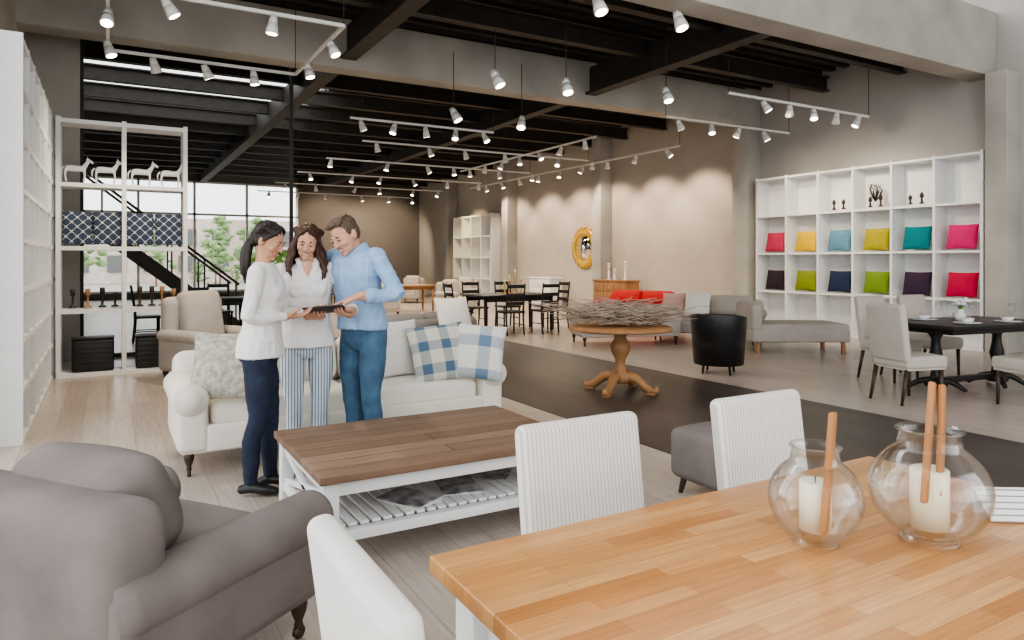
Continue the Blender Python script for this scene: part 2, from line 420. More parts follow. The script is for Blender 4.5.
for i in (2,3,4):
    y=BY+2.22-cw*(i+.5)
    b=B()
    for dx in (-.1,.1):
        hh=random.uniform(.14,.24)
        b.lathe([(.04,0),(.045,.01),(.02,.03),(.015,hh*.5),(.035,hh*.6),(.03,hh*.8),(.012,hh)],(0,dx,0),M_darkleg,12)
    if i in (3,):
        for k in range(20): b.tube([(0,0,.1),(random.uniform(-.1,.1),random.uniform(-.1,.1),.3),(random.uniform(-.14,.14),random.uniform(-.16,.16),.42)],[.008,.005,.002],M_black,5,2)
    b.obj('candle_holder_group',(12.12,y,2.423))
def horse(loc,rz,s=1):
    b=B()
    b.tube([(-.12,0,.2),(-.05,0,.205),(.06,0,.2),(.12,0,.21)],[.045,.05,.045,.045],M_white,12,4)
    b.tube([(.11,0,.22),(.16,0,.3),(.17,0,.34)],[.04,.027,.022],M_white,10)
    b.tube([(.155,0,.35),(.2,0,.325),(.235,0,.295)],[.026,.022,.015],M_white,10)
    for y in(-.012,.012): b.cyl((.165,y,.36),(.16,y*1.3,.395),.009,.002,M_white,6)
    for x,y in ((-.12,-.025),(-.12,.025),(.11,-.025),(.11,.025)):
        b.tube([(x,y,.19),(x+(.012 if x>0 else -.018),y,.1),(x,y,.0)],[.026,.013,.012],M_white,8)
    b.tube([(-.155,0,.22),(-.19,0,.17),(-.19,0,.09)],[.012,.014,.005],M_white,8)
    o=b.obj('horse_figurine',loc,rz); o.scale=(s,s,s); return o
for x in (-.35,-.02,.38,.72): horse((x,10.3,2.427),0,.8)
M_trel=patmat('trellis',(.035,.05,.09),(.50,.53,.57),'trellis',26,.10)
for x in (-.33,.0,.36,.70): 
    pillow(M_trel,.34,.44,.14,(x,10.33,1.64+.21),0,10)
for x in (-.16,.54):
    b=B()
    b.box((0,0,.2),(.46,.3,.4),M_leather,.03); 
    for k in range(6): b.box((0,-.152,.06+k*.06),(.44,.008,.02),M_black,.003)
    b.box((0,0,.41),(.47,.31,.02),M_black,.008)
    b.obj('storage_basket',(x,10.32,.056))
for x in (-.38,-.22,-.06,.08,.36,.5,.62,.76):
    b=B(); hh=random.uniform(.14,.3)
    b.lathe([(.045,0),(.05,.012),(.015,.03),(.012,hh*.6),(.03,hh*.7),(.028,hh)],(0,0,0),random.choice((M_wood,M_darkleg,M_leather)),14)
    b.obj('candlestick',(x,10.32,.846))

# ---------------------------------------------------------------- seating builders (front = -Y)
def dining_chair(m,legm,name,loc,rz,W=.47,D=.5,seat=.47,H=.95,bt=.085):
    b=B()
    b.box((0,-.01,seat-.06),(W,D,.12),m,.03,puff=.015)
    b.box((0,-.01,seat-.125),(W-.03,D-.03,.03),m,.008)
    bh=H-seat+.06
    b.box((0,D/2+.0,seat+bh/2-.06),(W,bt,bh),m,min(.035,bt*.42),rot=(-.13,0,0))
    for sx in(-1,1):
        b.cyl((sx*(W/2-.035),-D/2+.04,0),(sx*(W/2-.04),-D/2+.045,seat-.13),.014,.024,legm,10)
        b.cyl((sx*(W/2-.035),D/2+.03,0),(sx*(W/2-.04),D/2-.04,seat-.13),.014,.024,legm,10)
    return b.obj(name,loc,rz)
dining_chair(M_stripechair,M_wood,'dining_chair',(1.365,1.66,0),0,.48,.46,.47,.90,.07)
dining_chair(M_stripechair,M_wood,'dining_chair',(2.225,1.66,0),0,.47,.46,.47,.90,.07)
dining_chair(M_stripeoat,M_wood,'dining_chair',(.625,1.16,0),90,.48,.46,.47,.925,.06)

def sofa(name,W,D,m,loc,rz,seats=2,H=.82,arm=.2,armh=.58,seath=.45,roll=True,backpuff=.04,bt=.2,cushback=True,rake=78):
    b=B(); iw=W-2*arm; z0=.15
    b.box((0,.0,z0+.09),(W-.06,D-.06,.18),m,.03)
    b.box((0,D/2-bt/2,(z0+H-.06)/2+.03),(W-.08,bt,H-.06-z0),m,min(.09,bt*.48))
    b.box((0,-D/2+.04,z0+.1),(iw+.05,.06,.18),m,.02)
    sw=iw/seats
    for i in range(seats):
        x=-iw/2+sw*(i+.5)
        b.box((x,-.04-.02,seath-.06),(sw-.006,D-bt-.04,.17),m,.05,puff=.03)
        if cushback: b.box((x,D/2-bt-.06,(seath+H)/2+.03),(sw-.01,H-seath+.02,.2),m,.08,rot=(rad(rake),0,0),puff=backpuff)
    for sx in(-1,1):
        x=sx*(W/2-arm/2)
        b.box((x,-.01,(z0+armh)/2),(arm-.03,D-.04,armh-z0-.03),m,.04)
        if roll:
            rr=arm*.52
            b.add(loft_geo([(V((x+sx*.015,-D/2+.0,armh-rr*.7)),V((rr*.93,0,0)),V((0,0,rr*.85))),(V((x+sx*.015,-D/2+.02,armh-rr*.7)),V((rr,0,0)),V((0,0,rr*.9))),(V((x+sx*.015,D/2-.08,armh-rr*.7)),V((rr,0,0)),V((0,0,rr*.9))),(V((x+sx*.015,D/2-.04,armh-rr*.7)),V((rr*.8,0,0)),V((0,0,rr*.75)))],20,.06),m)
            b.cyl((x+sx*.015,-D/2-.014,armh-rr*.7),(x+sx*.015,-D/2+.0,armh-rr*.7),rr*.55,rr*.6,m,18)
    for sx in(-1,1):
        for sy in(-1,1):
            x=sx*(W/2-.09); y=sy*(D/2-.08)
            b.lathe([(.012,.03),(.018,.05),(.014,.065),(.028,.1),(.034,.13),(.03,.16)],(x,y,0),M_darkleg,12)
            b.cyl((x-.01,y,.025),(x+.01,y,.025),.025,.025,M_darkleg,14)
    return b.obj(name,loc,rz)
sofa('sofa',2.45,.9,M_sofa,(1.60,5.45,0),0,2,.78,.22,.59,.45)
sofa('armchair',.98,.90,M_grey,(.09,2.80,0),126,1,.76,.2,.52,.43,bt=.24,backpuff=.07,rake=66)
sofa('armchair',.85,.85,M_ltgrey,(1.05,9.0,0),30,1,1.04,.16,.62,.45)
sofa('sofa',1.7,.8,M_midgrey,(3.5,8.6,0),200,2,.72,.18,.55,.42)
pillow(M_stripeoat,.5,.5,.16,(3.75,7.95,.74),10,20)
M_p1=mat('pillow_greypattern',(.40,.38,.32),.9,var=.35,nscale=30)
pillow(M_p1,.50,.48,.17,(.72,5.12,.71),-22,22)
M_p2=patmat('pillow_bluecheck',(.62,.60,.51),(.08,.14,.22),'check',34,.25)
M_p3=patmat('pillow_bluestripe',(.66,.65,.60),(.13,.21,.31),'check',22,.45)
pillow(M_stripeoat,.46,.46,.16,(2.00,5.38,.72),8,14)
pillow(M_p2,.48,.48,.17,(2.32,5.19,.69),-8,24,roll=5)
pillow(M_p3,.48,.48,.17,(2.60,5.10,.69),-28,28,roll=-6)

b=B(); b.box((0,0,.25),(.55,.55,.3),M_grey,.05,puff=.03)
for sx in(-1,1):
    for sy in (-1,1): b.cyl((sx*.22,sy*.22,0),(sx*.2,sy*.2,.12),.015,.022,M_darkleg)
b.box((0,0,.12),(.5,.5,.04),M_grey,.015)
b.obj('ottoman',(3.28,3.0,0),0)

# ---------------------------------------------------------------- coffee table
b=B(); W=1.45;D=1.02
b.box((0,0,.43),(W,D,.04),M_rustic,.006)
for sx in(-1,1):
    for sy in(-1,1): b.box((sx*(W/2-.06),sy*(D/2-.06),.205),(.07,.07,.41),M_white,.004)
    b.box((sx*(W/2-.06),0,.375),(.035,D-.16,.07),M_white,.003)
    b.box((sx*(W/2-.06),0,.15),(.05,D-.16,.05),M_white,.003)
    L=math.hypot(D-.2,.16)
    for q in(-1,1): b.box((sx*(W/2-.06),0,.26),(.03,L,.03),M_white,.003,rot=(q*math.atan2(.16,D-.2),0,0))
for sy in(-1,1):
    b.box((0,sy*(D/2-.06),.375),(W-.16,.035,.07),M_white,.003); b.box((0,sy*(D/2-.06),.15),(W-.16,.05,.05),M_white,.003)
n=22
for i in range(n): b.box((-W/2+.12+i*(W-.24)/(n-1),0,.183),(.042,D-.17,.014),M_white,.002)
b.obj('coffee_table',(1.55,3.66,0))
for (x,y,r,n_) in ((1.35,3.40,20,3),(1.66,3.47,-15,2),(1.9,3.6,50,1)):
    b=B()
    for k in range(n_): b.box((0,0,.003+k*.006),(.21,.28,.005),M_print if k==n_-1 else M_paper,rot=(0,0,.1*k))
    b.obj('magazine',(x,y,.1905),r)

# ---------------------------------------------------------------- foreground dining table
X0,X1,Y0,Y1=.635,2.28,.5,1.48; cx=(X0+X1)/2;cy=(Y0+Y1)/2;W=X1-X0;D=Y1-Y0
b=B()
b.box((0,0,.73),(W,D,.04),M_butcher,.005)
for sx in(-1,1):
    for sy in(-1,1): b.box((sx*(W/2-.09),sy*(D/2-.09),.355),(.09,.09,.71),M_white,.005)
    b.box((sx*(W/2-.09),0,.655),(.025,D-.2,.1),M_white)
for sy in(-1,1): b.box((0,sy*(D/2-.09),.655),(W-.2,.025,.1),M_white)
b.obj('dining_table',(cx,cy,0))
def jar(loc,r,h):
    b=B(); zc=h*.47
    outer=[(r*.42,0),(r*.5,.006),(r*.42,.02)]
    for k in range(22):
        t=-1.15+k*(2.15)/21
        outer.append((r*math.cos(t) if k else r*.42, zc+ (h*.44)*math.sin(t)))
    outer+= [(r*.52,h*.90),(r*.5,h*.96),(r*.56,h)]
    inner=[(max(.001,x-.003),z+.003) for x,z in outer[3:]]
    b.lathe(outer+list(reversed(inner))+[(.001,.03)],(0,0,0),M_glass,56,closed=True)
    b.obj('glass_jar',loc)
def pillar(loc,r,h):
    b=B(); b.lathe([(r,0),(r,h*.98),(r*.9,h),(r*.2,h-.006)],(0,0,0),M_candle,24); b.cyl((0,0,h-.006),(0,0,h+.01),.0015,.0015,M_black,6)
    b.obj('pillar_candle',loc)
jar((1.45,1.076,.7505),.106,.235); pillar((1.45,1.076,.788),.036,.115)
jar((1.70,.95,.7505),.132,.27); pillar((1.70,.95,.788),.042,.14)
b=B(); b.box((0,0,0),(.030,.014,.28),M_stick,.006); b.obj('wooden_handle',(1.435,1.03,.935),rot=(.05,.06,0.3))
b=B(); b.box((0,0,0),(.030,.014,.28),M_stick,.006); b.obj('wooden_handle',(1.660,.93,1.0),rot=(.02,.20,0.3))
b=B(); b.box((0,0,0),(.030,.014,.26),M_stick,.006); b.obj('wooden_handle',(1.703,.925,1.0),rot=(.0,.10,0.3))
b=B(); b.box((0,.03,0.0345),(.17,.10,.003),M_label,rot=(rad(38),0,0)); b.box((0,.072,0.033),(.17,.003,.066),M_paper,rot=(rad(-12),0,0)); b.obj('price_card',(2.04,.90,.7505),-34)

# ---------------------------------------------------------------- mid-ground
b=B()
b.lathe([(.0,.67),(.52,.67),(.56,.68),(.56,.705),(.52,.72),(0,.72)],(0,0,0),M_wood,40)
b.lathe([(.09,.10),(.12,.14),(.12,.2),(.07,.23),(.05,.3),(.06,.36),(.10,.44),(.11,.5),(.08,.56),(.06,.6),(.1,.64),(.14,.67)],(0,0,0),M_wood,24)
for k in range(4):
    a=k*pi/2+.5; c,s_=math.cos(a),math.sin(a)
    P=[(.05,.16),(.16,.17),(.26,.10),(.34,.05),(.40,.05),(.41,.09)]
    b.tube([(r*c,r*s_,z) for r,z in P],[.06,.055,.045,.045,.04,.02],M_wood,12,4)
    b.box((.36*c,.36*s_,.012),(.1,.08,.024),M_wood,.008,rot=(0,0,a))
b.obj('pedestal_table',(4.84,6.02,.006))
b=B()
for k in range(420):
    a=random.uniform(0,2*pi); r0=random.uniform(0,.42); x=r0*math.cos(a)*1.25;y=r0*math.sin(a)*.7
    an=random.gauss(0,.55)+(0 if random.random()<.5 else pi); L=random.uniform(.25,.6)
    z=.012+random.uniform(0,.15); dz=random.uniform(-.0,.17)
    p0=V((x,y,z)); p2=p0+V((math.cos(an)*L,math.sin(an)*L,dz)); p1=(p0+p2)/2+V((random.uniform(-.05,.05),random.uniform(-.05,.05),random.uniform(0,.06)))
    b.tube([p0,p1,p2],[.006,.0045,.002],M_twig,5,2)
b.obj('dried_branches',(4.84,6.02,.728),-30)
b=B(); R=.36
N=28
vs=[];fs=[]
for i in range(N+1):
    a=rad(60)+rad(240)*i/N
    sd=abs(i/N-.5)*2; top=.78-.10*sd**2
    for (rr,z) in ((R*.86,.12),(R*.98,top-.02),(R*.96,top),(R*.90,top),(R*.86,top-.02),(R*.78,.14)):
        vs.append(V((rr*math.cos(a),rr*math.sin(a),z)))
for i in range(N):
    for k in range(6):
        k2=(k+1)%6; fs.append([i*6+k,(i+1)*6+k,(i+1)*6+k2,i*6+k2])
fs.append([0,1,2,3,4,5]); fs.append([N*6+k for k in reversed(range(6))])
b.add((vs,fs),M_leather)
b.lathe([(.0,.14),(.27,.14),(.29,.2),(.29,.40),(.26,.44),(0,.45)],(.03,0,0),M_leather,28)
for a in (45,135,225,315): b.cyl((.24*math.cos(rad(a)),.24*math.sin(rad(a)),0),(.22*math.cos(rad(a)),.22*math.sin(rad(a)),.15),.013,.02,M_black)
b.obj('tub_chair',(6.78,6.45,0),35)
b=B()
b.box((0,0,.28),(.85,1.5,.2),M_ltgrey,.03); b.box((0,-.05,.40),(.84,1.38,.12),M_ltgrey,.04,puff=.02)
b.box((0,.68,.56),(.85,.16,.42),M_ltgrey,.05)
for sx in(-1,1):
    for sy in(-1,1): b.box((sx*.36,sy*.66,.09),(.05,.05,.18),M_wood)
b.obj('chaise_longue',(9.45,7.45,0),60)
sofa('sofa',1.9,.85,M_ltgrey,(9.4,9.2,0),-60,2,.78,.18,.56,.42)
pillow(M_stripeoat,.45,.45,.15,(8.95,9.0,.68),-60,20); pillow(fab('blush',(.6,.36,.33)),.42,.42,.15,(8.9,9.55,.66),-60,20)
sofa('sofa',2.0,.85,M_red,(10.6,12.5,0),-70,2,.72,.2,.55,.42)
sofa('sofa',1.8,.85,M_ltgrey,(7.8,9.6,0),160,2,.62,.16,.5,.40)

# right dining set
b=B(); W=1.7;D=.95
b.box((0,0,.74),(W,D,.04),M_black,.008); b.box((0,0,.69),(W-.2,D-.2,.06),M_black)
for x in (-.5,.5):
    b.lathe([(.11,.06),(.12,.1),(.06,.15),(.045,.25),(.075,.38),(.05,.5),(.045,.58),(.09,.66)],(x,0,0),M_black,18)
    for k in range(4):
        a=k*pi/2+pi/4; c,s_=math.cos(a),math.sin(a)
        b.tube([(x+.05*c,.05*s_,.13),(x+.15*c,.16*s_,.11),(x+.26*c,.3*s_,.03)],[.035,.032,.024],M_black,10)
b.box((0,0,.12),(1.0,.07,.06),M_black,.005)
b.obj('dining_table',(8.35,4.25,0),-8)
ch=dining_chair(M_cream,M_darkleg,'dining_chair',(7.10,4.18,0),75,.48,.5,.48,1.0)
for (x,y,r) in ((7.85,3.38,168),(9.45,3.8,-100),(8.2,5.05,-5),(9.0,5.0,-5)): dup(ch,'dining_chair',(x,y,0),r)
b=B()
for (x,y) in ((-.35,-.25),(-.35,.25),(.25,-.28),(.25,.28)):
    b.lathe([(.05,0),(.13,.008),(.135,.014),(.05,.006)],(x,y,0),M_white,20)
    b.lathe([(.03,.007),(.06,.04),(.065,.06),(.058,.04),(.03,.012)],(x,y,0),M_white,16)
    b.lathe([(.03,0),(.004,.005),(.004,.09),(.035,.12),(.032,.2)],(x+.16,y*.8,0),M_glass,14)
b.obj('dinner_plates',(8.35,4.25,.7605),-8)
b=B(); b.lathe([(.03,0),(.05,.02),(.055,.06),(.03,.11),(.035,.13)],(0,0,0),M_white,16)
for k in range(14):
    a=random.uniform(0,2*pi); r=random.uniform(.02,.09); p=(r*math.cos(a),r*math.sin(a),random.uniform(.18,.25))
    b.tube([(0,0,.12),(p[0]*.5,p[1]*.5,.17),p],[.003,.003,.002],M_green,5,2); b.add(ell_geo(p,(.025,.025,.02),n=8,m=6),M_white)
b.obj('flower_vase',(8.25,4.27,.7605))

def wood_chair(m,name,loc,rz):
    b=B()
    b.box((0,0,.45),(.44,.42,.04),m,.01)
    for sx in(-1,1):
        b.cyl((sx*.19,-.18,0),(sx*.19,-.18,.44),.016,.02,m,8); b.tube([(sx*.19,.22,0),(sx*.19,.18,.45),(sx*.19,.25,1.0)],[.016,.02,.016],m,8)
    for z in (.62,.78,.95): b.box((0,.205+(z-.5)*.09,z),(.38,.02,.07),m,.006)
    for sx in(-1,1): b.cyl((sx*.19,-.18,.2),(sx*.19,.2,.2),.01,.01,m,6)
    return b.obj(name,loc,rz)
def rect_table(W,D,m,loc,rz,name='dining_table',h=.76):
    b=B(); b.box((0,0,h-.02),(W,D,.04),m,.006)
    for sx in(-1,1):
        for sy in(-1,1): b.cyl((sx*(W/2-.08),sy*(D/2-.08),0),(sx*(W/2-.08),sy*(D/2-.08),h-.04),.025,.04,m,10)
    for sy in(-1,1): b.box((0,sy*(D/2-.08),h-.09),(W-.16,.025,.09),m)
    return b.obj(name,loc,rz)
rect_table(1.7,1.0,M_black,(7.2,12.6,0),0)
wc=wood_chair(M_black,'wooden_chair',(6.8,11.85,0),180)
for (x,y,r) in ((7.6,11.85,180),(6.8,13.35,0),(7.6,13.35,0),(6.05,12.6,90),(8.35,12.6,-90)): dup(wc,'wooden_chair',(x,y,0),r)
for x,hh in ((7.2,.4),(7.35,.5),(7.5,.35),(7.1,.28)):
    b=B(); b.lathe([(.05,0),(.055,.01),(.015,.04),(.02,hh*.4),(.012,hh*.6),(.03,hh*.8),(.025,hh*.82)],(0,0,0),M_brass,14); b.cyl((0,0,hh*.82),(0,0,hh),.018,.018,M_candle,10)
    b.obj('candlestick',(x,12.6,.7605))
for (x,y,w,m) in ((11.9,15.0,1.4,M_wood),(11.9,18.5,1.2,M_white)):
    b=B(); b.box((0,0,.5),(w,.45,.8),m,.01); b.box((0,0,.92),(w+.06,.5,.04),m,.008)
    for i in(-1,0,1):
        for j in range(3): b.box((i*w/3.1,-.23,.26+j*.24),(w/3.4,.02,.2),m,.004); b.add(ell_geo((i*w/3.1,-.245,.26+j*.24),(.012,.012,.012),n=8,m=6),M_brass)
    for sx in(-1,1): b.box((sx*(w/2-.05),0,.05),(.06,.4,.1),m)
    b.obj('sideboard',(x,y,0),-90)
for (y,hh) in ((14.6,.5),(15.3,.45),(15.05,.3)):
    b=B(); b.lathe([(.06,0),(.07,.01),(.02,.05),(.03,hh*.5),(.015,hh*.7),(.05,hh*.8)],(0,0,0),M_white,14); b.cyl((0,0,hh*.8),(0,0,hh),.035,.035,M_candle,12)
    b.obj('candlestick',(11.9,y,.9405))
b=B(); b.lathe([(.36,-.03),(.6,-.03),(.62,0),(.56,.035),(.40,.03),(.36,.0)],(0,0,0),M_gold,48)
b.lathe([(0,0),(.385,0),(.385,.012),(0,.012)],(0,0,0),M_mirror,40)
for k in range(24):
    a=2*pi*k/24; b.add(ell_geo((.6*math.cos(a),.6*math.sin(a),0),(.05,.05,.025),n=8,m=6),M_gold)
b.obj('round_mirror',(12.36,17.1,1.85),rot=(0,-pi/2,0))
for (x,y,r) in ((8.3,17.5,20),(9.5,19.5,-60),(6.0,17.2,200),(7.0,21.0,10),(9.2,23.0,-40)):
    sofa('armchair',.85,.85,random.choice((M_cream,M_grey,M_ltgrey)),(x,y,0),r,1,.9,.16,.6,.44)
t2=rect_table(1.6,.9,M_wood,(7.4,19.0,0),0)
rect_table(1.6,.9,M_wood,(6.2,23.5,0),0)
for (x,y,r) in ((5.1,23.5,90),(6.0,22.8,180),(6.6,24.2,0),(7.3,23.5,-90)): dup(wc,'wooden_chair',(x,y,0),r)
rect_table(1.4,.8,M_black,(1.6,14.0,0),0)
for (x,y,r) in ((1.3,13.3,180),(1.9,14.7,0),(.6,14,90),(2.6,14,-90)): dup(wc,'wooden_chair',(x,y,0),r)
b=B(); b.lathe([(.14,0),(.2,.3),(.19,.32),(0,.3)],(0,0,0),M_black,20); b.cyl((0,0,.28),(0,0,.9),.02,.015,M_wood)
for k in range(60):
    a=random.uniform(0,2*pi);r=random.uniform(.1,.4);z=random.uniform(.8,1.6)
    b.add(ell_geo((r*math.cos(a),r*math.sin(a),z),(.09,.05,.02),Euler((random.random(),random.random(),a)),n=8,m=5),M_green)
b.obj('potted_plant',(2.3,11.2,0))

# ---------------------------------------------------------------- people
def union(parts,mats,voxel,name,parent,smooth=3,wr=None,floorclip=False):
    vs=[];fs=[];mi=[]
    for (g,k) in parts:
        b0=len(vs); vs+=[tuple(p) for p in g[0]]
        for f in g[1]: fs.append([x+b0 for x in f]); mi.append(k)
    bvh=BVHTree.FromPolygons(vs,fs)
    me=bpy.data.meshes.new('tmp'); me.from_pydata(vs,[],fs)
    bm=bmesh.new(); bm.from_mesh(me); bmesh.ops.recalc_face_normals(bm,faces=bm.faces); bm.to_mesh(me); bm.free()
    o=bpy.data.objects.new('tmp',me); scene.collection.objects.link(o)
    md=o.modifiers.new('r','REMESH'); md.mode='VOXEL'; md.voxel_size=voxel; md.use_smooth_shade=True
    if smooth:
        sm=o.modifiers.new('s','SMOOTH'); sm.factor=.5; sm.iterations=smooth
    dg=bpy.context.evaluated_depsgraph_get(); dg.update()
    nm=bpy.data.meshes.new_from_object(o.evaluated_get(dg))
    bpy.data.objects.remove(o)
    nm.name=name; nm.materials.clear()
    for m in mats: nm.materials.append(m)
    idx=[]
    for p in nm.polygons:
        r=bvh.find_nearest(p.center); idx.append(mi[r[2]] if r[2] is not None else 0)
    nm.polygons.foreach_set('material_index',idx); nm.polygons.foreach_set('use_smooth',[True]*len(nm.polygons))
    if wr or floorclip:
        vm={}
        for p,k in zip(nm.polygons,idx):
            for v in p.vertices: vm[v]=k
        nor=[v.normal.copy() for v in nm.vertices]
        for v in nm.vertices:
            k=vm.get(v.index,0)
            if wr and k in wr:
                amp,fx,fz=wr[k]
                q=V((v.co.x*fx,v.co.y*fx,v.co.z*fz))
                w=noise.noise(q)+.6*(.5-abs(noise.noise(q*1.9+V((7,3,1)))*2))
                v.co+=nor[v.index]*amp*w
            if floorclip and v.co.z<.002: v.co.z=.002
    nm.update()
    ob=bpy.data.objects.new(name,nm); scene.collection.objects.link(ob)
    if parent: ob.parent=parent
    return ob
def xf(g,M): return ([M@V(p) for p in g[0]],g[1])
def hand_parts(M,side,curl,s=1,point=False,thumb=(0,0)):
    L=[]
    pr=[(-.03,.026,.021),(0,.027,.019),(.03,.035,.017),(.065,.040,.015),(.09,.036,.011)]
    L.append(loft_geo([(V((0,y,0)),V((rx,0,0)),V((0,0,rz))) for y,rx,rz in pr],16,.2))
    F=[(.030,(.042,.026,.021),.0083),(.0105,(.047,.030,.022),.0086),(-.0105,(.043,.027,.021),.0082),(-.029,(.034,.021,.018),.0072)]
    for i,(x,ls,r) in enumerate(F):
        a=0; x*=side; p=V((x,.080,0)); pts=[p]; cs=curl
        if point and i==0: cs=(.1,.08,.05)
        elif point: cs=(1.0,1.2,.7)
        sp=x*1.6
        for l,c in zip(ls,cs):
            a+=c*(1+.08*i); p=p+V((sp*l*2*math.cos(a),math.cos(a)*l,-math.sin(a)*l)); pts.append(p)
        L.append(limb_geo(pts,[r*1.08,r*1.02,r*.93,r*.8],10,3,1))
    tz=thumb[0]
    L.append(limb_geo([(side*.020,.012,-.004),(side*.044,.036,-.010+tz*.4),(side*(.052-thumb[1]),.064,-.014+tz*.8),(side*(.046-thumb[1]*1.6),.090,-.016+tz)],[.014,.0125,.010,.008],10,3))
    S=Matrix.Scale(s,4)
    return [xf(g,M@S) for g in L]
def frame(o,ydir,zdir):
    y=V(ydir).normalized(); z=V(zdir); z=(z-y*z.dot(y)).normalized(); x=y.cross(z)
    M=Matrix.Identity(4)
    for i in range(3): M[i][0]=x[i];M[i][1]=y[i];M[i][2]=z[i];M[i][3]=o[i]
    return M
Rw=V((.8660254,-.5,0)); Fw=V((.5,.8660254,0))
M_eye=mat('eye_white',(.62,.58,.54),.3,var=0); M_iris=mat('eye_dark',(.03,.015,.01),.2,var=0); M_teeth=mat('teeth',(.78,.75,.70),.3,var=0)
def perp(t):
    t=V(t).normalized(); rf=V((0,0,1)) if abs(t.z)<.9 else V((0,1,0)); a=t.cross(rf).normalized(); return a,t.cross(a)
def person(name,pos,f,S,male,skin,shirt,trou,shoe,hair,headc,hrot,arms,style,lean=(0,0),sleeve=1.0,feet=((0,0),(0,0)),hem=.86,collar=True,wr_shirt=.010,lipcol=(.42,.17,.13),teeth=False):
    a0,d0=pos; f=V(f).normalized(); fr=V((f.x,f.y)); rt=V((f.y,-f.x))
    e=bpy.data.objects.new(name,None); scene.collection.objects.link(e)
    w=Rw*a0+Fw*d0; e.location=(w.x,w.y,0); fw=Rw*f.x+Fw*f.y; e.rotation_euler=(0,0,math.atan2(-fw.x,fw.y))
    def tb(p): v=V((p[0]-a0,p[1]-d0)); return V((v.dot(rt),v.dot(fr),p[2]))
    def tbd(p): v=V((p[0],p[1])); return V((v.dot(rt),v.dot(fr),p[2]))
    def off(z):
        t=max(0,min(1,(z/S-.85)/.5)); t=t*t*(3-2*t); return V((lean[0]*t,lean[1]*t,0))
    parts=[]; k=1.12 if male else 1
    for i,sx in enumerate((-1,1)):
        fx,fy=feet[i]
        x=sx*.083*S
        P=[(x*.95,-.01,.90*S),(x*1.1,.005,.70*S),(x+fx*.5,.015+fy*.4,.47*S),(x+fx*.85,-.012+fy*.8,.33*S),(x+fx,-.01+fy,.085*S)]
        R=[.090*S,.082*S*k**.5,.058*S*k**.7,.056*S*k**.7,(.052 if male else .042)*S]
        parts.append((limb_geo(P,R,16,5),2))
        X=x+fx
        parts.append((limb_geo([(X,-.075+fy,.04),(X,-.01+fy,.05),(X*1.05,.07+fy,.04),(X*1.1,.15+fy,.028)],[.034,.038,.040*k**.5,.026],12,4,.8),3))
    def ring(z,rx,ry,cy=0,kk=k): o_=off(z*S); return (V((0,cy,z*S))+o_,V((rx*S*kk,0,0)),V((0,ry*S*kk,0)))
    if male: TR=[ring(.77,.10,.08,kk=1),ring(.82,.158,.115,-.01,1),ring(.89,.166,.120,-.008,1),ring(.94,.155,.112,0,1),ring(.98,.12,.08,0,1)]
    else: TR=[ring(.77,.10,.08,kk=1),ring(.82,.155,.115,-.01,1),ring(.89,.168,.122,-.010,1),ring(.95,.150,.108,0,1),ring(1.0,.12,.08,0,1)]
    parts.append((loft_geo(TR,24),2))
    if male: T=[(hem,.160,.124,0),(.97,.155,.117,0),(1.05,.150,.112,.0),(1.15,.156,.113,.005),(1.25,.167,.116,.008),(1.33,.170,.110,.0),(1.38,.150,.085,-.005),(1.41,.095,.064,-.010),(1.428,.062,.054,-.012)]
    else: T=[(hem,.188,.144,-.005),(.94,.174,.130,-.005),(1.02,.155,.115,0),(1.08,.147,.108,.002),(1.16,.152,.111,.008),(1.25,.162,.114,.01),(1.32,.163,.102,.002),(1.372,.148,.081,-.003),(1.40,.095,.062,-.008),(1.418,.058,.052,-.010)]
    rr=[ring(*t) for t in T]
    parts.append((loft_geo(rr,28),1))
    if not male:
        for sx in(-1,1): parts.append((ell_geo(V((sx*.065*S,.075*S,1.235*S))+off(1.235*S),(.064*S,.055*S,.060*S)),1))
    if collar:
        o_=off(1.38*S); q=1.0 if not male else 1.06
        parts.append((limb_geo([V((0,.048*S*q,1.425*S))+o_,V((0,.078*S*q,1.385*S))+o_,V((0,.108*S*q,1.325*S))+off(1.32*S)],[.034*S,.024*S,.004],12,3,.42,ref=(0,1,0)),0))
        for sx in(-1,1):
            parts.append((limb_geo([V((sx*.018,-.062*S,1.43*S))+o_,V((sx*.058*S,-.02*S,1.44*S))+o_,V((sx*.058*S,.035*S,1.425*S))+o_,V((sx*.050*S,.090*S*q,1.365*S))+o_],[.016,.019,.020,.010],8,4,.6),1))
        pz=[V((0,(t[2]+t[3])*S*k+.001,t[0]*S))+off(t[0]*S) for t in T[0:6]]
        parts.append((limb_geo(pz,[.013]*6,8,3,.35,ref=(0,1,0)),1))
    l1=.285*S;l2=.245*S; hands=[]
    for sx,A in zip((-1,1),arms):
        sh=V((sx*(.166 if not male else .186)*S,-.005,1.36*S))+off(1.36*S)
        wr=tb(A['w']); d=wr-sh; L=d.length
        if L>(l1+l2)*.995: d=d.normalized()*(l1+l2)*.995; wr=sh+d; L=d.length
        ca=(l1*l1+L*L-l2*l2)/(2*l1*L); ca=max(-1,min(1,ca)); h=l1*math.sqrt(1-ca*ca)
        pole=tbd(A['pole']); dn=d.normalized(); pole=(pole-dn*pole.dot(dn)).normalized()
        el=sh+dn*l1*ca+pole*h
        parts.append((ell_geo(sh,(.054*S*k,.052*S*k,.052*S*k)),1))
        sl=el.lerp(wr,sleeve)
        parts.append((limb_geo([sh+V((-sx*.05,0,.0)),sh,sh.lerp(el,.5),el],[.048*S*k,.051*S*k,.045*S*k,.041*S*k],14,4),1))
        parts.append((limb_geo([el-(el-sh).normalized()*.01,el.lerp(sl,.35),sl],[.041*S*k,.039*S*k,(.031 if sleeve>.9 else .039)*S*k],14,4,cap=.05),1))
        cr=.034*S*k*(1 if sleeve>.9 else 1.22)
